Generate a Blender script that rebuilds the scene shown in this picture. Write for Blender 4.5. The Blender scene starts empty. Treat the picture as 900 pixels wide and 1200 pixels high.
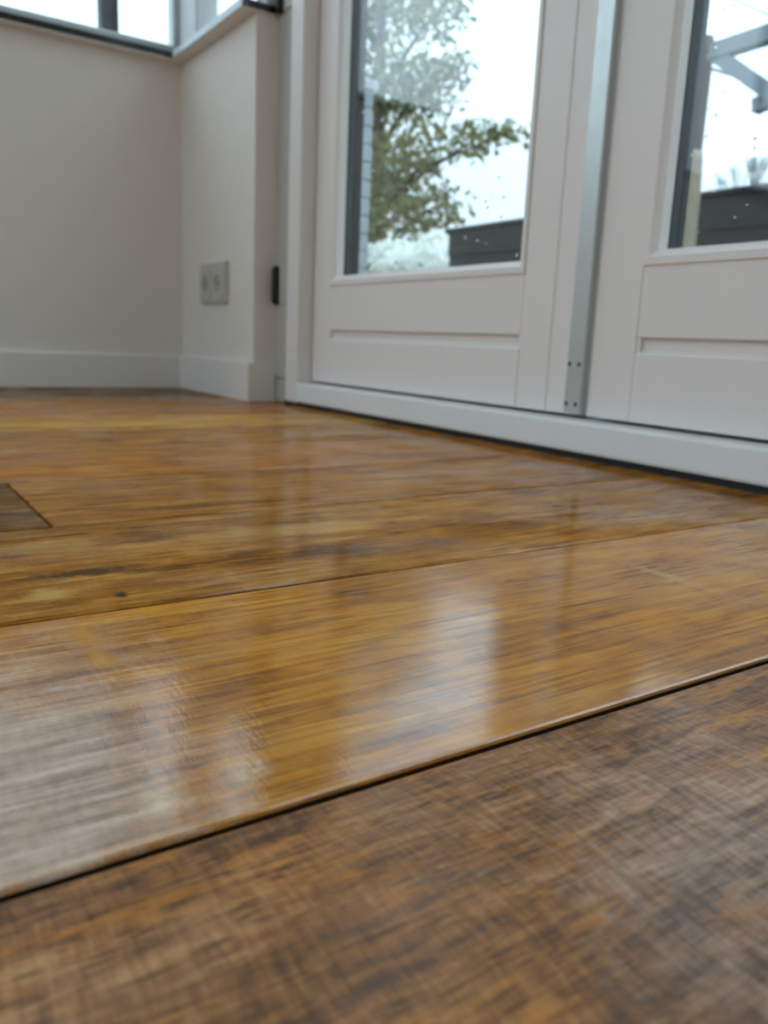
import bpy, bmesh, math, random
from mathutils import Vector, Matrix
import numpy as np
random.seed(7); rng = np.random.default_rng(7)
S = bpy.context.scene
C = S.collection

# ------------------------------------------------------------------ camera
FPX, YAW, PITCH, ROLL, CAMH = 953.55, -0.97785, 0.20599, 0.04358, 0.14
cam = bpy.data.cameras.new('camera'); co = bpy.data.objects.new('camera', cam); C.objects.link(co)
fw = Vector((math.sin(YAW)*math.cos(PITCH), math.cos(YAW)*math.cos(PITCH), -math.sin(PITCH)))
r0 = Vector((math.cos(YAW), -math.sin(YAW), 0)); u0 = r0.cross(fw)
rr = r0*math.cos(ROLL)+u0*math.sin(ROLL); uu = u0*math.cos(ROLL)-r0*math.sin(ROLL)
co.matrix_world = Matrix(((rr.x, uu.x, -fw.x, 0), (rr.y, uu.y, -fw.y, 0), (rr.z, uu.z, -fw.z, CAMH), (0, 0, 0, 1)))
cam.sensor_fit = 'VERTICAL'; cam.sensor_height = 36; cam.sensor_width = 27
cam.lens = FPX/1200*36; cam.clip_start = .005; cam.clip_end = 200
cam.dof.use_dof = True; cam.dof.focus_distance = .40; cam.dof.aperture_fstop = cam.lens/2.7
S.camera = co

# ------------------------------------------------------------------ sky, exposure
SKY = 1.5
w = bpy.data.worlds.new('overcast_sky'); S.world = w; w.use_nodes = True
nt = w.node_tree; nt.nodes.clear()
def wn(t, **k):
    n = nt.nodes.new(t)
    for a, b in k.items(): setattr(n, a, b)
    return n
tc = wn('ShaderNodeTexCoord'); nz = wn('ShaderNodeTexNoise'); nz.inputs['Scale'].default_value = 2.2; nz.inputs['Detail'].default_value = 5
rp = wn('ShaderNodeValToRGB'); rp.color_ramp.elements[0].position = .3; rp.color_ramp.elements[1].position = .7
rp.color_ramp.elements[0].color = (.50, .685, .80, 1); rp.color_ramp.elements[1].color = (.65, .795, .90, 1)
bg = wn('ShaderNodeBackground'); bg.inputs['Strength'].default_value = 1.0; ow = wn('ShaderNodeOutputWorld')
nt.links.new(tc.outputs['Generated'], nz.inputs['Vector']); nt.links.new(nz.outputs['Fac'], rp.inputs['Fac'])
sep = wn('ShaderNodeSeparateXYZ'); nt.links.new(tc.outputs['Generated'], sep.inputs[0])
mr = wn('ShaderNodeMapRange'); nt.links.new(sep.outputs['Z'], mr.inputs[0])        # standard overcast sky: L = Lh (1 + 2 sin elevation)
for i_, v_ in ((1, 0.), (2, 1.), (3, SKY), (4, SKY*3)): mr.inputs[i_].default_value = v_
nt.links.new(mr.outputs[0], bg.inputs['Strength'])
nt.links.new(rp.outputs['Color'], bg.inputs['Color']); nt.links.new(bg.outputs['Background'], ow.inputs['Surface'])
S.view_settings.view_transform = 'Standard'; S.view_settings.look = 'None'
S.view_settings.gamma = 1; S.view_settings.use_curve_mapping = False
S.view_settings.exposure = 0.08

# ------------------------------------------------------------------ materials
class NB:
    """small node builder"""
    def __init__(s, name):
        s.m = bpy.data.materials.new(name); s.m.use_nodes = True; s.t = s.m.node_tree; s.t.nodes.clear()
        s.out = s.t.nodes.new('ShaderNodeOutputMaterial')
    def n(s, typ, **k):
        nd = s.t.nodes.new(typ)
        for a, b in k.items():
            if a.startswith('i_'):
                s.put(nd.inputs[a[2:].replace('_', ' ')], b)
            else: setattr(nd, a, b)
        return nd
    def put(s, sock, v):
        if isinstance(v, bpy.types.NodeSocket): s.t.links.new(v, sock)
        else: sock.default_value = v
    def math(s, op, a, b=0., clamp=False):
        nd = s.t.nodes.new('ShaderNodeMath'); nd.operation = op; nd.use_clamp = clamp
        s.put(nd.inputs[0], a); s.put(nd.inputs[1], b); return nd.outputs[0]
    def mix(s, f, a, b):
        nd = s.t.nodes.new('ShaderNodeMix'); nd.data_type = 'RGBA'
        s.put(nd.inputs[0], f); s.put(nd.inputs[6], a); s.put(nd.inputs[7], b); return nd.outputs[2]
    def ramp(s, f, *st):
        nd = s.t.nodes.new('ShaderNodeValToRGB'); cr = nd.color_ramp
        while len(cr.elements) < len(st): cr.elements.new(.5)
        for e, (p, c) in zip(cr.elements, st):
            e.position = p; e.color = (*c, 1) if isinstance(c, tuple) else (c, c, c, 1)
        s.put(nd.inputs[0], f); return nd.outputs[0]
    def mapr(s, f, a, b, c=0., d=1.):
        nd = s.t.nodes.new('ShaderNodeMapRange'); nd.clamp = True
        for i, v in enumerate((f, a, b, c, d)): s.put(nd.inputs[i], v)
        return nd.outputs[0]
    def noise(s, vec, scale, detail=4, rough=.55, dist=0.):
        nd = s.t.nodes.new('ShaderNodeTexNoise')
        s.put(nd.inputs['Vector'], vec)
        for k, v in (('Scale', scale), ('Detail', detail), ('Roughness', rough), ('Distortion', dist)): nd.inputs[k].default_value = v
        return nd.outputs['Fac']
    def vscale(s, vec, sc):
        nd = s.t.nodes.new('ShaderNodeVectorMath'); nd.operation = 'MULTIPLY'
        s.put(nd.inputs[0], vec); nd.inputs[1].default_value = sc; return nd.outputs[0]
    def vadd(s, a, b):
        nd = s.t.nodes.new('ShaderNodeVectorMath'); nd.operation = 'ADD'
        s.put(nd.inputs[0], a); s.put(nd.inputs[1], b); return nd.outputs[0]
    def done(s, sh): s.t.links.new(sh, s.out.inputs['Surface']); return s.m

def paint(name, col, rough=.5, spec=.4, var=.03, bump=.02, scale=30., metal=0., coat=0.):
    b = NB(name); pos = b.n('ShaderNodeNewGeometry').outputs['Position']
    f = b.noise(pos, scale, 5, .6)
    c2 = tuple(max(0, x*(1-var*2)) for x in col)
    c = b.mix(f, (*col, 1), (*c2, 1))
    p = b.n('ShaderNodeBsdfPrincipled')
    b.put(p.inputs['Base Color'], c); p.inputs['Metallic'].default_value = metal
    b.put(p.inputs['Roughness'], b.mapr(f, .3, .7, rough*.85, min(1, rough*1.15)))
    p.inputs['Specular IOR Level'].default_value = spec; p.inputs['Coat Weight'].default_value = coat
    if bump:
        bm = b.n('ShaderNodeBump'); bm.inputs['Strength'].default_value = bump; bm.inputs['Distance'].default_value = .002
        b.put(bm.inputs['Height'], b.noise(pos, scale*8, 3)); b.put(p.inputs['Normal'], bm.outputs[0])
    return b.done(p.outputs[0])

def glass_mat(name, tint=(.985, .992, .992), ior=1.5):
    b = NB(name)
    fr = b.n('ShaderNodeFresnel'); bf = b.n('ShaderNodeNewGeometry').outputs['Backfacing']
    b.put(fr.inputs['IOR'], b.mapr(bf, 0., 1., ior, 1/ior))        # same thin-pane reflectance from either side
    tr = b.n('ShaderNodeBsdfTransparent'); tr.inputs['Color'].default_value = (*tint, 1)
    gl = b.n('ShaderNodeBsdfGlossy'); gl.inputs['Roughness'].default_value = .0
    mx = b.n('ShaderNodeMixShader'); b.put(mx.inputs[0], fr.outputs[0]); b.put(mx.inputs[1], tr.outputs[0]); b.put(mx.inputs[2], gl.outputs[0])
    return b.done(mx.outputs[0])

def wood_floor(name, dark, mid, light, accent, streak=.5, wet=(.0, 1.), rough=(.25, .5), bump=.5, saw=.5, pores=.6, spots=(), coat=.6, seed=0., cior=1.5, spec=.0, amb=.35, contrast=1., fy=30., fx=1., crough=.06, lx=45., ly=2.2, lines=.45, hw=.12):
    """oiled plank: grain along world Y, faint saw marks across, gloss varying with how much oil lies on the wood.
    spots: (x, y, rx, ry, kind, amount) stains, worn places and painted reflection haze, each at its own place on the boards"""
    b = NB(name); pos = b.n('ShaderNodeNewGeometry').outputs['Position']
    rnd = b.n('ShaderNodeObjectInfo').outputs['Random']
    off = b.n('ShaderNodeCombineXYZ'); b.put(off.inputs[0], b.math('MULTIPLY', rnd, 13.)); b.put(off.inputs[1], b.math('MULTIPLY', rnd, 37.)); off.inputs[2].default_value = seed
    p = b.vadd(pos, off.outputs[0])
    wob = b.n('ShaderNodeTexNoise'); b.put(wob.inputs['Vector'], b.vscale(p, (5., 2., 1))); wob.inputs['Scale'].default_value = 1.6; wob.inputs['Detail'].default_value = 2
    pw = b.vadd(p, b.vscale(wob.outputs['Color'], (.012, .0, 0)))
    big = b.noise(b.vscale(pw, (16., 2.2, 1)), 1, 4, .6, .4)
    med = b.noise(b.vscale(pw, (85., 9., 1)), 1, 6, .65, .35)
    fine = b.noise(b.vscale(pw, (420.*fx, fy, 1)), 1, 4, .65)
    pore = b.noise(b.vscale(pw, (900.*fx, fy*1.6, 1)), 1, 2, .5)
    blot = b.noise(b.vscale(p, (30., 22., 1)), 1, 6, .7, .6)
    hatch = b.noise(b.vscale(b.vadd(p, b.vscale(wob.outputs['Color'], (0, .03, 0))), (60., 380., 1)), 1, 4, .65)
    grit = b.noise(b.vscale(p, (1., 1., 1)), 900., 2, .6)
    wts = (.35*streak+.15, .55, .40, .35, hw)
    g = b.math('MULTIPLY', big, wts[0])
    for f_, w_ in zip((med, fine, blot, hatch), wts[1:]): g = b.math('ADD', g, b.math('MULTIPLY', f_, w_))
    tot = sum(wts)*.5; sp = .17/contrast
    gn = b.mapr(g, tot-sp, tot+sp)
    col = b.ramp(gn, (0., dark), (.5, mid), (1., light))
    acc = b.noise(b.vscale(pw, (60., 14., 1)), 1, 5, .7, .5)
    col = b.mix(b.math('MULTIPLY', b.mapr(b.math('ADD', acc, b.math('MULTIPLY', b.math('SUBTRACT', fine, .5), .25)), .53, .64), amb), col, (*accent, 1))
    pm = b.mapr(pore, .54, .66)
    col = b.mix(b.math('MULTIPLY', pm, pores), col, (dark[0]*.4, dark[1]*.36, dark[2]*.36, 1))
    gl_ = b.noise(b.vscale(pw, (lx, ly, 1)), 1, 3, .55, .3)
    ln = b.math('MULTIPLY', b.mapr(b.math('ABSOLUTE', b.math('SUBTRACT', b.math('FRACT', b.math('MULTIPLY', gl_, 5.)), .5)), .0, .16, 1., 0.), b.mapr(med, .38, .58))
    col = b.mix(b.math('MULTIPLY', ln, lines), col, (dark[0]*.55, dark[1]*.5, dark[2]*.5, 1))
    film = b.mapr(b.noise(b.vscale(p, (9., 6., 1)), 1, 5, .65, .8), .38, .62)
    film = b.math('ADD', wet[0], b.math('MULTIPLY', film, wet[1]-wet[0]), True)
    sx = b.n('ShaderNodeSeparateXYZ'); b.put(sx.inputs[0], pos)
    nse = b.noise(pos, 45., 6, .75); nse2 = b.noise(b.vscale(pos, (420., 160., 1)), 1, 4, .75)
    edge = b.math('ADD', b.math('MULTIPLY', b.math('SUBTRACT', nse, .5), 2.4), b.math('MULTIPLY', b.math('SUBTRACT', nse2, .5), 1.5))
    for (x, y, rx, ry, kind, amt) in spots:
        dx = b.math('DIVIDE', b.math('SUBTRACT', sx.outputs[0], x), rx); dy = b.math('DIVIDE', b.math('SUBTRACT', sx.outputs[1], y), ry)
        d = b.math('SQRT', b.math('ADD', b.math('MULTIPLY', dx, dx), b.math('MULTIPLY', dy, dy)))
        k = b.math('MULTIPLY', b.mapr(b.math('ADD', d, edge), 1.15, .35), amt)
        if kind == 'raw':                                          # worn oil and reflected window haze, both painted as paler, greyer wood
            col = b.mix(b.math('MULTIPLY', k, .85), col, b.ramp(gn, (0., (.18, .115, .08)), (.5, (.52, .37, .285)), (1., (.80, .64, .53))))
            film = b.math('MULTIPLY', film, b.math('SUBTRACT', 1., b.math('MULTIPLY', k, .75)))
        else:
            tone = dict(bleached=(.84, .62, .38, 1), amber=(.62, .25, .015, 1), honey=(.60, .35, .10, 1), ink=(.045, .026, .016, 1))[kind]
            if kind == 'bleached': k = b.math('MULTIPLY', k, b.mapr(nse2, .42, .58, .15, 1.))
            col = b.mix(k, col, tone)
            if kind == 'amber': film = b.math('MAXIMUM', film, k)
    h = b.math('ADD', fine, b.math('MULTIPLY', pore, .6))
    h = b.math('ADD', h, b.math('MULTIPLY', hatch, saw)); h = b.math('ADD', h, b.math('MULTIPLY', med, .7)); h = b.math('SUBTRACT', b.math('ADD', h, b.math('MULTIPLY', grit, .35)), b.math('MULTIPLY', ln, .5))
    bm = b.n('ShaderNodeBump'); bm.inputs['Distance'].default_value = .0008; b.put(bm.inputs['Height'], h)
    b.put(bm.inputs['Strength'], b.mapr(film, 0., 1., bump, bump*.6))
    bm2 = b.n('ShaderNodeBump'); bm2.inputs['Distance'].default_value = .0006; bm2.inputs['Strength'].default_value = bump*.30; b.put(bm2.inputs['Height'], b.math('ADD', b.math('ADD', b.math('MULTIPLY', hatch, .6), b.math('MULTIPLY', fine, .45)), b.math('MULTIPLY', grit, .3)))
    pr = b.n('ShaderNodeBsdfPrincipled')
    b.put(pr.inputs['Base Color'], col); b.put(pr.inputs['Roughness'], b.mapr(film, 0., 1., rough[1], rough[0]))
    pr.inputs['Specular IOR Level'].default_value = spec; b.put(pr.inputs['Normal'], bm.outputs[0])
    b.put(pr.inputs['Coat Weight'], b.math('MULTIPLY', film, coat)); pr.inputs['Coat Roughness'].default_value = crough; pr.inputs['Coat IOR'].default_value = cior; b.put(pr.inputs['Coat Normal'], bm2.outputs[0])
    return b.done(pr.outputs[0])

M = {}
M['wall'] = paint('wall_paint', (.84, .77, .705), .75, .3, .03, .25, 20)
M['base'] = paint('skirting_paint', (.84, .78, .735), .45, .4, .02, .03)
M['door'] = paint('door_lacquer', (.87, .80, .76), .42, .4, .015, .02)
M['post'] = paint('greige_post_paint', (.52, .485, .435), .5, .35, .02, .02)  # post toned darker than the rest of the frame
M['frame'] = paint('frame_lacquer', (.82, .77, .73), .45, .4, .02, .02)
M['sillpaint'] = paint('threshold_paint', (.88, .87, .85), .42, .4, .03, .03)
M['alu'] = paint('brushed_aluminium', (.66, .70, .69), .38, .5, .06, .04, 40, .55)
M['black'] = paint('black_powder_coat', (.006, .006, .006), .45, .35, .0, .02)
M['rubber'] = paint('dark_rubber', (.018, .022, .022), .6, .3, .0, .02)
M['screw'] = paint('dark_screw_steel', (.06, .06, .055), .4, .5, .1, .0, 200, .6)
M['spacer'] = paint('black_glazing_spacer', (.012, .022, .025), .5, .3, .0, .0)
M['glass'] = glass_mat('pane_glass')
M['stone'] = paint('black_polished_stone', (.008, .010, .011), .12, .6, .1, .0, 60)
M['wframe'] = paint('window_frame_paint', (.62, .64, .64), .4, .4, .02, .02)
M['nosing'] = paint('pale_blue_grey_nosing', (.62, .68, .71), .3, .5, .03, .0)  # pale colour stands for the window's reflection in the stone edge
M['socket'] = paint('cream_plastic', (.56, .53, .47), .35, .4, .02, .0)
M['dim'] = paint('socket_recess_plastic', (.40, .375, .33), .4, .4, .02, .0)  # cream plastic darkened to put recess shade into the socket wells
M['ceil'] = paint('ceiling_paint', (.72, .71, .69), .8, .2, .02, .02)
M['subfloor'] = paint('dark_subfloor', (.035, .022, .015), .8, .2, .1, .05)
M['slate'] = paint('dark_slate_board', (.012, .015, .018), .6, .2, .12, .1, 25)
M['slate2'] = paint('charcoal_post_coat', (.012, .014, .017), .5, .2, .1, .1, 25)
M['steel'] = paint('grey_pergola_steel', (.19, .235, .26), .5, .4, .06, .05)
M['brick'] = paint('whitewashed_brick', (.50, .54, .58), .8, .2, .08, .3, 25)
M['mortar'] = paint('pale_mortar', (.42, .46, .50), .9, .1, .06, .2)
M['render'] = paint('pale_render', (.70, .76, .79), .8, .2, .03, .1)
M['panel'] = paint('pale_blue_cladding', (.56, .65, .69), .7, .2, .03, .05)
M['bark'] = paint('tree_bark', (.085, .07, .05), .9, .2, .3, .4, 40)
M['greybark'] = paint('pale_grey_bark', (.26, .28, .27), .9, .2, .2, .2, 20)
M['timber'] = paint('weathered_timber', (.15, .10, .09), .8, .2, .35, .3, 9)
M['strawwrap'] = paint('straw_matting', (.50, .41, .31), .9, .2, .25, .4, 14)
M['grass'] = paint('garden_ground', (.16, .19, .10), .9, .2, .3, .3, 3)
M['paving'] = paint('grey_paving', (.30, .30, .29), .8, .2, .15, .2, 8)
def leaf_mat(name, c1, c2, tr=.45):
    b = NB(name); pos = b.n('ShaderNodeNewGeometry').outputs['Position']
    c = b.mix(b.noise(pos, 7., 4), (*c1, 1), (*c2, 1))
    d = b.n('ShaderNodeBsdfPrincipled'); b.put(d.inputs['Base Color'], c); d.inputs['Roughness'].default_value = .5
    t = b.n('ShaderNodeBsdfTranslucent'); b.put(t.inputs['Color'], c)
    mx = b.n('ShaderNodeMixShader'); mx.inputs[0].default_value = tr; b.put(mx.inputs[1], d.outputs[0]); b.put(mx.inputs[2], t.outputs[0])
    return b.done(mx.outputs[0])
M['leaf'] = leaf_mat('olive_leaf', (.15, .16, .06), (.09, .10, .04)); M['leaf2'] = leaf_mat('yellow_green_leaf', (.30, .30, .11), (.18, .19, .07)); M['petal'] = leaf_mat('white_petal', (.93, .93, .90), (.85, .88, .84), .4)
def drop_mat():
    b = NB('rain_water'); g = b.n('ShaderNodeBsdfGlass'); g.inputs['IOR'].default_value = 1.33; g.inputs['Roughness'].default_value = 0
    g.inputs['Color'].default_value = (1, 1, 1, 1); return b.done(g.outputs[0])
M['water'] = drop_mat()
# floor boards: one finish per board type
OR = (.60, .26, .03)
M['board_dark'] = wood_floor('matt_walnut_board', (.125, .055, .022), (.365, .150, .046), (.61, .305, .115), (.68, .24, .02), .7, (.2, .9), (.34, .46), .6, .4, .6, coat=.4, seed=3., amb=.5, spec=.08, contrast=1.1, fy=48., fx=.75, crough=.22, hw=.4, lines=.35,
    spots=[(-.125, .225, .06, .075, 'raw', .6), (-.085, .165, .035, .03, 'raw', .5), (-.078, .152, .006, .008, 'ink', .5)])  # greyish patches paint the right door's reflection onto this board
M['board_wet'] = wood_floor('wet_oiled_oak_board', (.20, .060, .002), (.58, .205, .006), (.78, .355, .03), OR, .5, (.6, 1.), (.25, .42), .6, .6, .5, coat=1., seed=1., cior=1.85, amb=.3, fy=10., fx=.65, contrast=1.05,
    spots=[(-.265, .040, .085, .055, 'raw', .95), (-.355, .070, .045, .05, 'raw', .45), (-.225, .030, .03, .05, 'raw', .9), (-.222, .073, .011, .009, 'bleached', .8), (-.225, .104, .008, .008, 'bleached', .7),  # large greyish patches: worn oil plus painted haze of the window's reflection
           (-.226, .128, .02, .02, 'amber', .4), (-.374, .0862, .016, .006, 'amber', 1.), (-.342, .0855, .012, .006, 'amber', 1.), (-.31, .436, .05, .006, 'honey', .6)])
M['board_knotty'] = wood_floor('knotty_oiled_board', (.13, .044, .009), (.41, .155, .022), (.65, .32, .07), OR, .9, (.2, .95), (.25, .5), .5, .3, .55, coat=.9, seed=5., cior=1.5, fx=.4, fy=14.,
    spots=[(-.478, .115, .009, .040, 'ink', .85), (-.466, .155, .006, .03, 'ink', .6), (-.427, .119, .005, .004, 'ink', 1.), (-.444, .085, .014, .014, 'honey', .8), (-.53, .30, .014, .08, 'honey', .55), (-.55, .10, .02, .05, 'honey', .4), (-.46, .27, .010, .06, 'ink', .4)])
M['board_mid'] = wood_floor('amber_oiled_board', (.13, .044, .008), (.39, .145, .022), (.58, .27, .055), OR, .6, (.3, .9), (.25, .42), .35, .2, .4, coat=.9, seed=9., cior=1.36, fx=.25, fy=10.)
M['board_rust'] = wood_floor('rust_oiled_board', (.17, .056, .012), (.44, .160, .030), (.61, .27, .07), OR, .6, (.3, .9), (.25, .42), .3, .2, .3, coat=.8, seed=11., cior=1.36, fx=.25, fy=10.)
M['board_pale'] = wood_floor('pale_honey_board', (.22, .09, .016), (.53, .24, .05), (.76, .45, .13), OR, .9, (.2, .8), (.26, .45), .3, .2, .3, coat=.7, seed=13., cior=1.36, fx=.25, fy=10.)
M['board_umber'] = wood_floor('umber_board', (.06, .028, .012), (.19, .088, .028), (.36, .19, .06), OR, .7, (.2, .8), (.26, .45), .3, .2, .4, coat=.7, seed=15., amb=.15, cior=1.36, fx=.25, fy=10.)

# ------------------------------------------------------------------ mesh helpers
def add_box(bm, a, b, bev=0., seg=1):
    lo = [min(p, q) for p, q in zip(a, b)]; hi = [max(p, q) for p, q in zip(a, b)]
    r = bmesh.ops.create_cube(bm, size=1)
    for v in r['verts']:
        v.co = Vector([lo[i]+(v.co[i]+.5)*(hi[i]-lo[i]) for i in range(3)])
    if bev > 0:
        es = list({e for v in r['verts'] for e in v.link_edges})
        bmesh.ops.bevel(bm, geom=es, offset=bev, segments=seg, affect='EDGES', profile=.5)
def add_tube(bm, pts, rad, n=8, cap=True):
    pts = [Vector(p) for p in pts]; rads = rad if hasattr(rad, '__len__') else [rad]*len(pts); rings = []
    for i, p in enumerate(pts):
        t = (pts[min(i+1, len(pts)-1)]-pts[max(i-1, 0)]).normalized()
        ax = Vector((0, 0, 1)) if abs(t.z) < .9 else Vector((1, 0, 0))
        s = t.cross(ax).normalized(); q = t.cross(s)
        rings.append([bm.verts.new(p+(s*math.cos(k*math.tau/n)+q*math.sin(k*math.tau/n))*rads[i]) for k in range(n)])
    for a, b in zip(rings, rings[1:]):
        for k in range(n): bm.faces.new((a[k], a[(k+1) % n], b[(k+1) % n], b[k]))
    if cap: bm.faces.new(rings[0][::-1]); bm.faces.new(rings[-1])
def add_prism(bm, poly, axis, a, b):
    """poly = 2D points in the two other axes (in order), extruded along axis from a to b"""
    o = [i for i in range(3) if i != axis]
    def P(p, t):
        c = [0, 0, 0]; c[o[0]], c[o[1]] = p; c[axis] = t; return bm.verts.new(c)
    A = [P(p, a) for p in poly]; B = [P(p, b) for p in poly]; n = len(poly)
    bm.faces.new(A); bm.faces.new(B[::-1])
    for k in range(n): bm.faces.new((A[k], B[k], B[(k+1) % n], A[(k+1) % n]))
    bmesh.ops.recalc_face_normals(bm, faces=bm.faces[:])
def obj(name, bm, mat, parent=None, smooth=False):
    bmesh.ops.recalc_face_normals(bm, faces=bm.faces[:])
    me = bpy.data.meshes.new(name); bm.to_mesh(me); bm.free()
    o = bpy.data.objects.new(name, me); C.objects.link(o)
    for m in (mat if isinstance(mat, (list, tuple)) else [mat]): me.materials.append(M[m])
    if smooth:
        for p in me.polygons: p.use_smooth = True
    if parent: o.parent = parent
    return o
def box(name, a, b, mat, parent=None, bev=0., seg=1):
    bm = bmesh.new(); add_box(bm, a, b, bev, seg); return obj(name, bm, mat, parent)
def boxes(name, L, mat, parent=None, bev=0.):
    bm = bmesh.new()
    for a, b in L: add_box(bm, a, b, bev)
    return obj(name, bm, mat, parent)
def tag(o, label, cat, group=None, kind=None):
    o['label'] = label; o['category'] = cat
    if group: o['group'] = group
    if kind: o['kind'] = kind
    return o
def empty(name, loc=(0, 0, 0)):
    o = bpy.data.objects.new(name, None); C.objects.link(o); o.location = loc; o.empty_display_size = .05
    return o
def thing(name, label, cat, loc=(0, 0, 0), group=None, kind=None):
    return tag(empty(name, loc), label, cat, group, kind)
def settle(root):
    """children were built in world coordinates: keep them there"""
    inv = Matrix.Translation(root.location).inverted()
    for c in root.children: c.matrix_parent_inverse = inv

# ------------------------------------------------------------------ room shell
XL, XR, YB, YW, ZC = -2.105, 3.2, -3.4, .763, 2.62
YO = .96                                    # outer face of the door wall
WZ0, WZ1 = .79, 2.25                        # window heights
# floor > planks
floor = box('floor', (XL-.1, YB-.1, -.10), (XR+.1, .93, -.0125), 'subfloor'); tag(floor, 'oiled wooden plank floor running up to the glazed doors', 'floor', None, 'structure')
seams = [-.2014, -.4048, -.6035, -.7965, -.9925]
while seams[-1] > -1.9: seams.append(seams[-1]-.1975)
seams.append(-2.10)
right = [-.2014]
while right[-1] < XR: right.append(right[-1]+.2)
rowfin = ['board_wet', 'board_knotty', 'board_mid', 'board_rust', 'board_mid', 'board_pale', 'board_rust', 'board_mid', 'board_umber', 'board_umber', 'board_umber']
plank_mesh = {}
def plank(x0, x1, y0, y1, mat, gl, gr, drop=0., bev=.0016):
    """board from seam to seam; gl/gr half gap at the low-x / high-x side, eased edges"""
    wd, ln = round(x1-x0-gl-gr, 4), round(y1-y0-.0012, 4); key = (wd, ln, mat, bev)
    if key not in plank_mesh:
        bm = bmesh.new(); add_box(bm, (-wd/2, -ln/2, -.014), (wd/2, ln/2, 0), bev, 2)
        for f_ in bm.faces: f_.normal_update(); f_.material_index = 1 if abs(f_.normal.z) < .3 else 0
        me = bpy.data.meshes.new('plank'); bm.to_mesh(me); bm.free(); me.materials.append(M[mat]); me.materials.append(M['subfloor']); plank_mesh[key] = me
    o = bpy.data.objects.new('plank', plank_mesh[key]); C.objects.link(o); o.parent = floor
    o.location = ((x0+gl+x1-gr)/2, (y0+y1)/2, -drop)
YE = .862
for i in range(len(seams)-1):
    hi, lo = seams[i], seams[i+1]; mat = rowfin[min(i, len(rowfin)-1)]
    gr = .0004 if i == 0 else .0013
    if i == 0: cuts = [-3.4, -1.7, YE]
    elif i == 1: cuts = [-3.4, -2.3, -.45, YE]
    elif i == 2: cuts = [-3.4, -1.75, .121, YE]
    elif i == 3: cuts = [-3.4, -2.0, -.15, YE]
    else: cuts = [-3.4, -2.4+.37*(i % 5), -.55+.31*((i*3) % 4)*.6, YE]
    yend = .775 if hi < -1.67 else YE
    cuts[-1] = yend
    for k in range(len(cuts)-1):
        m = mat
        if i == 2 and k == 1: m = 'board_umber'
        plank(lo, hi, cuts[k], cuts[k+1], m, .0013, gr, 0., .0016 if i == 0 else .0028)
for i in range(len(right)-1):
    lo, hi = right[i], min(right[i+1], XR)
    cuts = [-3.4, -2.1+.4*(i % 4), -.4 + .3*((i+1) % 3), YE] if i else [-3.4, -1.2, YE]
    for k in range(len(cuts)-1):
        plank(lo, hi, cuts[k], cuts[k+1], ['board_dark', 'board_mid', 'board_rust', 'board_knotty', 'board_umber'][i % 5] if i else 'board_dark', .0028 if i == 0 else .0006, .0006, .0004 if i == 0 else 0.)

# wall_left: parapet with a long window above
WY0 = -2.6
wl = boxes('wall_left', [((XL-.12, YB, -.1), (XL, YO, WZ0-.0085)), ((XL-.12, YB, WZ1), (XL, YO, ZC)), ((XL-.12, YB, WZ0-.0085), (XL, WY0, WZ1))], 'wall')
tag(wl, 'plain off-white plastered wall below the long window', 'wall', None, 'structure')
XP = -1.672                                 # end of the short wall beside the door
wf = boxes('wall_front', [((XL, YW, -.1), (XP, YO, WZ0-.0085)), ((XL, YW, WZ1), (XP, YO, ZC)), ((XP, .805, 2.20), (.12, YO, ZC)), ((.12, .805, -.1), (XR, YO, ZC))], 'wall')
tag(wf, 'short off-white plastered wall carrying the power socket beside the doors', 'wall', None, 'structure')
wr = boxes('wall_right', [((XR, YB, -.1), (XR+.12, YO, ZC))], 'wall')
tag(wr, 'plain off-white wall opposite the long window', 'wall', None, 'structure')
GX0, GX1 = -1.95, 3.0  # extent of the unseen glazing, added to brighten the doors from behind
wb = boxes('wall_back', [((XL-.12, YB-.12, -.1), (XR+.12, YB, .10)), ((XL-.12, YB-.12, 2.5), (XR+.12, YB, ZC)), ((XL-.12, YB-.12, .10), (GX0, YB, 2.5)), ((GX1, YB-.12, .10), (XR+.12, YB, 2.5))], 'wall')
tag(wb, 'off-white wall with wide garden glazing opposite the doors', 'wall', None, 'structure')
ce = box('ceiling', (XL-.12, YB-.12, ZC), (XR+.12, YO, ZC+.12), 'ceil')
tag(ce, 'plain white ceiling over the room', 'ceiling', None, 'structure')

# skirting boards
def skirt_profile(u0, u1, h=.083):
    return [(u0, 0.), (u1, 0.), (u1, h-.004), (u1+(u0-u1)*.25, h), (u0, h)]
bm = bmesh.new(); add_prism(bm, skirt_profile(XL-.002, XL+.015), 1, YB, .749)
o = obj('baseboard_left', bm, 'base'); tag(o, 'white skirting board along the long window wall', 'skirting board', None, 'structure')
bm = bmesh.new(); add_prism(bm, [(XL+.004, YW+.002), (XL+.004, YW-.015), (XP+.009, YW-.015), (XP+.009, .812), (XP-.003, .812), (XP-.003, YW+.002)], 2, 0., .083)
bmesh.ops.bevel(bm, geom=[e for e in bm.edges if min(v.co.z for v in e.verts) > .08 and all(v.co.y < YW or v.co.x > XP for v in e.verts)], offset=.003, segments=2, affect='EDGES')
o = obj('baseboard_front', bm, 'base'); tag(o, 'short white skirting board wrapping the wall end beside the doors', 'skirting board', None, 'structure')

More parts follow.
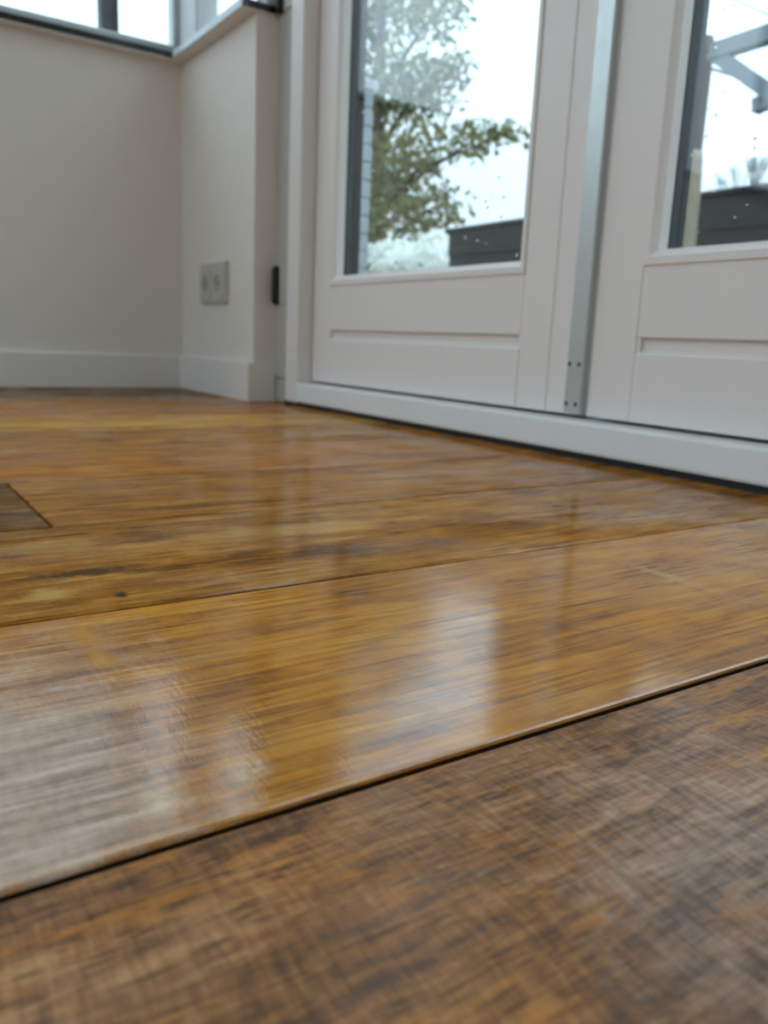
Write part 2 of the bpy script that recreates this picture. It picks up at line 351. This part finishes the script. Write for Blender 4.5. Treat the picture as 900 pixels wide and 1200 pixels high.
# ------------------------------------------------------------------ corner windows on the parapet
def window_frame(name, label, axis, c0, c1, u0, u1, z0, z1, bars=(), fw=.05, kind='window', low=None):
    """glazed frame: axis = normal axis (0 or 1), c0..c1 its depth, u along, z up"""
    root = thing(name, label, kind, (0, 0, 0), None, 'structure')
    def B(nm, ua, ub, za, zb, ca=c0, cb=c1, mat='wframe', bev=.004, par=root):
        a, b = ((ca, ua, za), (cb, ub, zb)) if axis == 0 else ((ua, ca, za), (ub, cb, zb))
        return box(nm, a, b, mat, par, bev)
    lo = low if low else fw
    B('bottom_rail', u0, u1, z0, z0+lo); B('top_rail', u0, u1, z1-fw, z1)
    B('side_stile', u0, u0+fw, z0+lo, z1-fw); B('side_stile', u1-fw, u1, z0+lo, z1-fw)
    for q in bars: B('mullion', q-fw*.6, q+fw*.6, z0+lo, z1-fw)
    cm = (c0+c1)/2; ed = [u0+fw-.008]+[q for q in bars]+[u1-fw+.008]
    for a, b in zip(ed, ed[1:]):
        B('pane', a, b, z0+lo-.008, z1-fw+.008, cm-.003, cm+.003, 'glass', 0)
    return root
W1 = window_frame('window_1', 'long window with pale grey frame above the black stone sill', 0, -2.205, -2.160, WY0, .785, WZ0-.01, WZ1, (-1.5, -.4), .022, low=.06)
W2 = window_frame('window_2', 'narrow corner window above the short wall with the socket', 1, .785, .83, -2.160, XP, WZ0-.01, WZ1, (), .05, low=.035)
box('corner_post', (-2.165, .778, WZ0+.02), (-2.045, .835, WZ1), 'wframe', W2, .004)
window_frame('window_3', 'wide garden glazing opposite the doors', 1, YB-.08, YB-.03, GX0, GX1, .10, 2.5, (.3,), .06)
# sill: black stone edge over a painted soffit board, along both walls and round the wall end
OX, OY, SZ0, SZ1 = -2.075, .733, .782, .7985
sill = thing('trim_1', 'black stone window sill running round the corner on top of the parapet', 'window sill', (XL, YW, SZ0), None, 'structure')
def slab(nm, z0, z1, g, mat, bev):
    """L shaped slab with a nose round the wall end"""
    bm = bmesh.new()
    P = [(XL-.09, YB+.02), (OX-g, YB+.02), (OX-g, OY+g), (XP+.008-g, OY+g), (XP+.008-g, .803), (XP-.02, .803), (XP-.02, .785), (XL-.09, .785)]
    add_prism(bm, P, 2, z0, z1)
    if bev: bmesh.ops.bevel(bm, geom=[e for e in bm.edges if abs(e.verts[0].co.z-e.verts[1].co.z) < 1e-6], offset=bev, segments=2, affect='EDGES')
    return obj(nm, bm, mat, sill)
slab('stone_slab', SZ0+.001, SZ1, 0., 'stone', .0012); slab('soffit_board', SZ0-.001, SZ0+.0015, .001, 'wall', 0)
box('nosing', (OX, OY-.004, SZ0+.0005), (XP+.004, OY+.006, SZ1+.001), 'nosing', sill, .001)  # strip added over the stone edge to paint in the window's reflection
settle(sill)

# ------------------------------------------------------------------ door frame
JX, DX1 = -1.537, .0
fr = thing('trim_2', 'white door frame with low threshold around the pair of glazed doors', 'door frame', (-.8, .86, 0), None, 'structure')
box('jamb', (-1.590, .800, .006), (JX, .93, 2.16), 'frame', fr, .004, 2)
box('jamb', (DX1, .800, .006), (DX1+.055, .93, 2.16), 'frame', fr, .004, 2)
box('hinge_post', (XP-.004, .8125, .052), (-1.588, .935, 2.2), 'post', fr, .003)
box('post_foot', (XP-.004, .815, .0), (-1.588, .935, .0505), 'post', fr, .003)
box('hinge_post', (DX1+.053, .8125, 0), (.122, .935, 2.2), 'frame', fr, .003)
box('head', (JX-.053, .800, 2.10), (DX1+.055, .93, 2.20), 'frame', fr, .004)
box('threshold', (JX-.004, .800, .008), (DX1+.004, .93, .0485), 'sillpaint', fr, .004, 2)
box('threshold_gasket', (-1.600, .8045, -.0135), (DX1+.05, .90, .0085), 'rubber', fr)
boxes('rebate_stop', [((JX-.01, .884, .04), (DX1+.01, .93, .080)), ((JX-.01, .884, .04), (JX+.022, .93, 2.12)), ((DX1-.022, .884, .04), (DX1+.01, .93, 2.12)), ((JX, .884, 2.06), (DX1, .93, 2.12))], 'rubber', fr)
def hinge(zc, h=.082):
    x, y, r = -1.650, .8045, .0095
    bm = bmesh.new(); n = 10; pr = [(r*math.sin(a), zc-h/2+r*(1-math.cos(a))) for a in (.25, .7, 1.1, math.pi/2)]
    pr += [(q[0], 2*zc-q[1]) for q in pr[::-1]]
    add_tube(bm, [(x, y, z) for _, z in pr], [q for q, _ in pr], 14)
    hb = obj('hinge', bm, 'black', fr, True)
    box('hinge_leaf', (x+.006, .8085, zc-h/2+.004), (x+.052, .8127, zc+h/2-.004), 'post', hb, .001)  # leaf takes the darker post tone as shadow beside the barrel
hinge(.249); hinge(.822)
settle(fr)

# ------------------------------------------------------------------ glazed doors
YD, YT = .835, .880
def drops(parent, x0, x1, z0, z1, n, y):
    bm = bmesh.new()
    for _ in range(n):
        r = random.choice((.0013, .0018, .0023, .0028)); x, z = random.uniform(x0, x1), random.uniform(z0, z1)
        v = bmesh.ops.create_icosphere(bm, subdivisions=2, radius=1)['verts']
        for q in v: q.co = Vector((x+q.co.x*r, y+max(q.co.y, -.05)*r*.55, z+q.co.z*r*random.uniform(1.0, 1.05)))
    o = obj('raindrops', bm, 'water', parent, True); o['kind'] = 'stuff'; return o
def glazed_door(name, label, x0, x1, xs0, xs1, xg0=None):
    """x0..x1 leaf, xs0..xs1 stile/rail joints (glazing opening)"""
    d = thing(name, label, 'door', ((x0+x1)/2, .86, .05), None, 'structure')
    z0, zg, zt, ztop = .0535, .2475, 1.97, 2.095
    box('stile', (x0, YD, z0), (xs0-.0005, YT, ztop), 'door', d, .0015, 2)
    box('stile', (xs1+.0005, YD, z0), (x1, YT, ztop), 'door', d, .0015, 2)
    # rail boards with the chamfered slot between them
    bm = bmesh.new(); add_prism(bm, [(YD+.001, z0), (YD, z0+.001), (YD, .1380), (YD+.001, .1395), (YD+.009, .1455), (YT, .1455), (YT, z0)], 0, xs0+.0004, xs1-.0004); obj('bottom_rail', bm, 'door', d)
    box('lower_rail', (xs0, YD, .1585), (xs1, YT, zg), 'door', d, .0012)
    for xj in (xs0, xs1): box('joint_tongue', (xj-.005, YD+.0022, z0+.001), (xj+.005, YT-.004, ztop-.001), 'door', d)
    box('slot_back', (xs0-.003, YD+.0095, .135), (xs1+.003, YT-.003, .165), 'door', d)
    box('top_rail', (xs0, YD, zt), (xs1, YT, ztop), 'door', d, .0012)
    bw = .0155
    def bead(poly, ax, a, b): 
        bm = bmesh.new(); add_prism(bm, poly, ax, a, b); return obj('glazing_bead', bm, 'door', d)
    f = YD-.0025; gy = .8555
    bead([(xs0, gy), (xs0, f+.001), (xs0+.001, f), (xs0+.007, f), (xs0+.011, f+.004), (xs0+bw, f+.007), (xs0+bw, gy)], 2, zg, zt)
    bead([(xs1, gy), (xs1, f+.001), (xs1-.001, f), (xs1-.007, f), (xs1-.011, f+.004), (xs1-bw, f+.007), (xs1-bw, gy)], 2, zg, zt)
    f -= .0005; gy -= .0003
    bead([(gy, zg-.003), (f+.001, zg-.003), (f, zg-.002), (f, zg+.007), (f+.004, zg+.011), (f+.007, zg+bw), (gy, zg+bw)], 0, xs0-.0003, xs1+.0003)
    bead([(gy, zt), (f+.001, zt), (f, zt-.001), (f, zt-.007), (f+.004, zt-.011), (f+.007, zt-bw), (gy, zt-bw)], 0, xs0-.0003, xs1+.0003)
    gy += .0003
    ga = (xs0+.002, xs1-.002, zg+.002, zt-.002)
    box('pane', (ga[0], gy, ga[2]), (ga[1], gy+.003, ga[3]), 'glass', d)
    p2 = box('pane', (ga[0], gy+.0165, ga[2]), (ga[1], gy+.0195, ga[3]), 'glass', d)
    sw = bw-.0005
    for a, b in (((ga[0], ga[2]), (xs0+sw, ga[3])), ((xs1-sw, ga[2]), (ga[1], ga[3])), ((xs0+sw, ga[2]), (xs1-sw, zg+sw)), ((xs0+sw, zt-sw), (xs1-sw, ga[3]))):
        box('spacer_bar', (a[0], gy+.0032, a[1]), (b[0], gy+.0163, b[1]), 'spacer', d)
    # outer beads
    for a, b in (((xs0, zg), (xs0+.014, zt)), ((xs1-.014, zg), (xs1, zt)), ((xs0+.014, zg), (xs1-.014, zg+.012)), ((xs0+.014, zt-.012), (xs1-.014, zt))):
        box('outer_bead', (a[0], gy+.0197, a[1]), (b[0], gy+.03, b[1]), 'spacer', d)
    drops(p2, xs0+.02, xs1-.02, zg+.02, zg+.75, 240, gy+.0195)
    return d
d1 = glazed_door('door_1', 'white glazed door with aluminium strip on its edge, beside the hinge post', -1.534, -.8425, -1.466, -.9045)
box('rebated_edge', (-.8440, YD+.0018, .0535), (-.776, YT, 2.095), 'door', d1, .0012)
strip = box('cover_strip', (-.7975, .8255, .0565), (-.7695, .8372, 2.095), 'alu', d1, .0008); strip['label'] = 'narrow aluminium cover strip'
for x in (-.7925, -.7755):
    for z in (.0685, .1215):
        bm = bmesh.new(); add_tube(bm, [(x, .8262, z), (x, .8249, z), (x, .8244, z)], [.0029, .0029, .0021], 12); add_box(bm, (x-.0016, .8242, z-.0004), (x+.0016, .8246, z+.0004))
        obj('screw', bm, 'screw', strip)
settle(d1)
d2 = glazed_door('door_2', 'white glazed door without cover strip, hung on the jamb by the plain wall', -.7640, -.004, -.6925, -.0755)
settle(d2)

# ------------------------------------------------------------------ power socket
sx0, sx1, sz0, sz1 = -1.963, -1.806, .211, .305
ws = thing('wall_socket', 'cream double power socket low on the short wall', 'power socket', ((sx0+sx1)/2, YW, .258))
box('plate', (sx0, YW-.010, sz0), (sx1, YW+.001, sz1), 'socket', ws, .003, 2)
for k in range(2):
    cx = sx0+.041+k*.075; cz = (sz0+sz1)/2; y = YW-.0125
    # square insert with a round well
    bm = bmesh.new(); N = 24; ro, ri = .034, .0195
    def sq(a):
        c, s = math.cos(a), math.sin(a); m = max(abs(c), abs(s)); return c/m, s/m
    rings = []
    for rad, yy, sqr in ((1, YW-.009, True), (.97, y, True), (ri/ro, y, False), (ri/ro*.96, YW-.0102, False)):
        rg = []
        for q in range(N):
            a = q*math.tau/N+math.pi/N; cc = sq(a) if sqr else (math.cos(a), math.sin(a))
            rg.append(bm.verts.new((cx+cc[0]*ro*rad, yy, cz+cc[1]*ro*rad*1.18 if sqr else cz+cc[1]*ro*rad)))
        rings.append(rg)
    for a, b in zip(rings, rings[1:]):
        for q in range(N): bm.faces.new((a[q], a[(q+1) % N], b[(q+1) % N], b[q]))
    bm.faces.new(rings[-1])
    ins = obj('socket_insert', bm, 'socket', ws)
    bm = bmesh.new(); add_tube(bm, [(cx, YW-.0101, cz), (cx, YW-.0107, cz)], .0182, 24); well = obj('well', bm, 'dim', ins)
    for dx in (-.0095, .0095):
        bm = bmesh.new(); add_tube(bm, [(cx+dx, YW-.0106, cz), (cx+dx, YW-.0110, cz)], .0026, 10); obj('pin_hole', bm, 'black', ins)
settle(ws)

# ------------------------------------------------------------------ outside
gr = box('ground', (-30, YO+.0, -.30), (14, 30, -.16), 'grass'); tag(gr, 'low garden ground outside the doors', 'ground', None, 'structure')
gp = box('ground', (-30, -14, -.30), (XL-.13, YO, -.16), 'paving'); tag(gp, 'grey paved ground outside the long window', 'ground', None, 'structure')

# dark planter wall of boards, parallel to the doors
FX0, FX1, FY = -4.17, 1.6, 3.2
fe = thing('garden_planter_wall', 'low dark slate board wall standing in the garden', 'board wall', ((FX0+FX1)/2, FY+.2, -.16))
zb = -.16
for k in range(7):
    h = .139; box('board', (FX0, FY+(.012 if k % 2 else 0), zb+k*h-.002), (FX1, FY+.04-(.004 if k % 2 else 0), zb+(k+1)*h+.002), 'slate', fe, .003)
box('cap', (FX0-.01, FY-.015, zb+7*.139-.002), (FX1+.01, FY+.30, zb+7*.139+.022), 'slate2', fe, .004)
for x in (FX0+.02, -2.6, -1.2, .2, 1.5): box('post', (x, FY+.042, -.17), (x+.08, FY+.12, zb+7*.139), 'slate2', fe, .003)
settle(fe)

# whitewashed brick pier close to the left door
px0, px1, py0, py1 = -3.05, -2.735, 1.5, 1.72
pier = thing('brick_pier', 'whitewashed brick pier standing just outside the doors', 'pier', ((px0+px1)/2, 1.6, -.16))
box('mortar_core', (px0+.004, py0+.004, -.17), (px1-.004, py1-.004, 1.07), 'mortar', pier)
z = -.16; row = 0
bmesh_cache = {}
def brick(a, b):
    dims = tuple(round(q-p, 4) for p, q in zip(a, b))
    if dims not in bmesh_cache:
        bm = bmesh.new(); add_box(bm, [-q/2 for q in dims], [q/2 for q in dims], .004)
        me = bpy.data.meshes.new('brick'); bm.to_mesh(me); bm.free(); me.materials.append(M['brick']); bmesh_cache[dims] = me
    o = bpy.data.objects.new('brick', bmesh_cache[dims]); C.objects.link(o); o.parent = pier
    o.location = [(p+q)/2+random.uniform(-.0012, .0012) for p, q in zip(a, b)]
while z < 1.03:
    sp = [px0, px0+.105, px1] if row % 2 else [px0, px0+.22, px1]
    for a, b in zip(sp, sp[1:]): brick((a+.004, py0, z+.004), (b-.004 if b < px1 else b, py1, z+.058))
    z += .063; row += 1
box('coping', (px0-.012, py0-.012, z-.004), (px1+.012, py1+.012, z+.032), 'brick', pier, .005)
settle(pier)

# tree behind the pier
def leaf_cloud(name, centres, n, size, mat, parent):
    """small folded leaves scattered through crown clumps"""
    V, F = [], []
    cs = np.array([c[:3] for c in centres]); rs = np.array([c[3] for c in centres]); pr = rs**2/np.sum(rs**2)
    for i in range(n):
        k = rng.choice(len(cs), p=pr); d = rng.normal(size=3); d /= np.linalg.norm(d)
        p = cs[k]+d*rs[k]*rng.uniform(.15, 1)**.6*np.array([1, 1, .75])
        a = rng.normal(size=3); a[2] -= .5; a /= np.linalg.norm(a); s = np.cross(a, rng.normal(size=3)); s /= np.linalg.norm(s); nn = np.cross(a, s)
        L = size*rng.uniform(.6, 1.2); W = L*.34; j = len(V)
        V += [p, p+a*L*.5+s*W+nn*W*.35, p+a*L, p+a*L*.5-s*W+nn*W*.35]; F += [(j, j+1, j+2), (j, j+2, j+3)]
    me = bpy.data.meshes.new(name); me.from_pydata([tuple(v) for v in V], [], F); me.materials.append(M[mat])
    o = bpy.data.objects.new(name, me); C.objects.link(o); o.parent = parent; o['kind'] = 'stuff'; return o
TX, TY = -7.2, 4.55
tr = thing('garden_tree', 'loose olive green garden tree rising behind the board wall', 'tree', (TX, TY, -.16))
bm = bmesh.new(); add_tube(bm, [(TX, TY, -.2), (TX+.05, TY, .6), (TX-.02, TY+.05, 1.5), (TX+.06, TY, 2.6), (TX, TY, 3.8)], [.13, .11, .09, .06, .02], 8); obj('trunk', bm, 'bark', tr, True)
clumps = []
def limb(p, q, r):
    p, q = Vector(p), Vector(q); mid = (p+q)/2+Vector((random.uniform(-.1, .1), random.uniform(-.1, .1), .12))
    bm = bmesh.new(); add_tube(bm, [p, mid, q], [r, r*.65, r*.2], 6); obj('branch', bm, 'bark', tr, True)
ends = [(-6.35, 4.3, 1.25, .42), (-6.7, 4.4, 1.7, .45), (-5.75, 4.25, 1.25, .34), (-5.95, 4.2, 1.75, .34), (-5.35, 4.3, 1.72, .22), (-6.35, 4.5, 2.35, .40), (-6.9, 4.6, 2.5, .5), (-7.5, 4.5, 1.6, .6), (-7.9, 4.6, 2.4, .6),
        (-6.1, 4.4, 2.85, .34), (-5.75, 4.4, 2.35, .2), (-7.0, 4.7, 3.3, .5), (-7.7, 4.6, 3.3, .5), (-7.2, 4.6, 4.0, .45), (-5.0, 4.35, 1.72, .16), (-6.4, 4.4, 3.3, .3)]
for (x, y, z, r) in ends:
    zb0 = max(.7, min(z-.45, 3.4)); limb((TX, TY, zb0), (x, y, z), .035)
leaf_cloud('leaves', ends, 4300, .07, 'leaf', tr); leaf_cloud('leaves', ends, 4300, .07, 'leaf2', tr)
settle(tr)

# white flowering shrub between pier and board wall
sh = thing('flowering_shrub', 'white flowering shrub at the end of the board wall', 'shrub', (-4.95, 3.45, -.16))
bm = bmesh.new()
for k in range(9):
    a = k*math.tau/9; add_tube(bm, [(-4.95, 3.45, -.18), (-4.95+.2*math.cos(a), 3.45+.15*math.sin(a), .25), (-4.95+.42*math.cos(a), 3.45+.28*math.sin(a), .62)], [.012, .009, .004], 5)
obj('stems', bm, 'bark', sh)
shc = [(-4.95+random.uniform(-.5, .55), 3.45+random.uniform(-.2, .25), random.uniform(.5, .80), random.uniform(.10, .16)) for _ in range(34)]
leaf_cloud('blossom', shc, 5200, .05, 'petal', sh); leaf_cloud('leaves', [(x, y, z-.25, .2) for x, y, z, r in shc], 1200, .07, 'leaf', sh)
settle(sh)

# weathered timber post and steel pergola frame beyond the right door
PX, PY = -2.035, 2.64
tp = thing('timber_post', 'weathered brown timber post with straw matting round its foot', 'post', (PX, PY, -.16))
bm = bmesh.new(); add_tube(bm, [(PX, PY, -.2), (PX+.004, PY, .3), (PX-.004, PY, .8), (PX+.002, PY, 1.18), (PX, PY, 1.235)], [.048, .046, .043, .040, .037], 14); obj('shaft', bm, 'timber', tp, True)
bm = bmesh.new(); add_tube(bm, [(PX-.002, PY, -.17), (PX-.002, PY, .4), (PX-.004, PY, .72), (PX-.004, PY, .83), (PX-.004, PY, .86)], [.058, .058, .055, .050, .046], 14); obj('matting', bm, 'strawwrap', tp, True)
settle(tp)
pg = thing('pergola_frame', 'grey steel pergola frame with crossing beams by the timber post', 'pergola', (-1.2, 3.0, -.16))
def beam(nm, p, q, wv, hv, mat='steel', par=pg):
    p, q = Vector(p), Vector(q); t = (q-p).normalized(); s = t.cross(Vector((0, 0, 1))).normalized(); u = s.cross(t)
    bm = bmesh.new(); vs = []
    for e in (p, q):
        vs.append([bm.verts.new(e+s*a*wv/2+u*b_*hv/2) for a, b_ in ((-1, -1), (1, -1), (1, 1), (-1, 1))])
    bm.faces.new(vs[0][::-1]); bm.faces.new(vs[1])
    for k in range(4): bm.faces.new((vs[0][k], vs[0][(k+1) % 4], vs[1][(k+1) % 4], vs[1][k]))
    return obj(nm, bm, mat, par)
# node beside the post, beams run away to two posts
beam('beam', (-1.935, 2.575, 1.152), (-.55, 2.63, 1.205), .05, .05)
beam('brace', (-1.935, 2.575, 1.150), (-.55, 2.70, .10), .045, .045)
beam('upright', (-.53, 2.66, -.17), (-.535, 2.66, 1.24), .06, .06)
beam('bracket', (-1.768, 2.60, .953), (-1.60, 2.60, .985), .04, .045)
beam('rail', (-1.62, 2.62, .97), (-.55, 2.66, 1.0), .03, .03)
bm = bmesh.new(); add_tube(bm, [(-1.935, 2.575, 1.10)]+[(-1.935+t*.41, 2.58, 1.10-.125*math.sin(t*1.5)) for t in (.2, .4, .6, .8, 1.)]+[(-1.2, 2.62, 1.02), (-.56, 2.66, 1.15)], .006, 6); obj('cable', bm, 'steel', pg, True)
settle(pg)
# guy wire of a far pole
ow_ = thing('guy_wire', 'thin dark guy wire running down from a tall wooden pole', 'wire', (-9, 9.0, -.16))
bm = bmesh.new(); add_tube(bm, [(-9+9.48*t, 9.0, 5.69-5.85*t) for t in (0, .25, .5, .75, 1.)], .010, 6); obj('wire', bm, 'slate2', ow_, True)
bm = bmesh.new(); add_tube(bm, [(-9, 9.0, -.2), (-9, 9.0, 5.8)], [.09, .07], 10); obj('pole', bm, 'timber', ow_, True)
settle(ow_)
# bare far tree
random.seed(21)
bt = thing('bare_tree', 'distant thin bare tree above the board wall', 'tree', (-5.75, 8.9, -.16))
bm = bmesh.new()
def twig(p, d, L, r, dep):
    q = p+d*L; add_tube(bm, [p, q], [r, r*.6], 5, False)
    if dep:
        for _ in range(3):
            nd = (d+Vector((random.uniform(-.42, .42), random.uniform(-.42, .42), random.uniform(.0, .5)))).normalized(); twig(q, nd, L*.72, r*.6, dep-1)
twig(Vector((-5.75, 8.9, -.2)), Vector((0, 0, 1)), .85, .035, 5); obj('branches', bm, 'greybark', bt)
settle(bt)
# dark downpipe post outside the long window
dp = thing('dark_post', 'dark charcoal post standing outside the long window', 'post', (-3.03, .845, -.16))
box('shaft', (-3.06, .818, -.17), (-3.0, .874, 2.5), 'slate2', dp, .004); box('foot_plate', (-3.10, .78, -.16), (-2.96, .91, -.15), 'slate2', dp)
settle(dp)
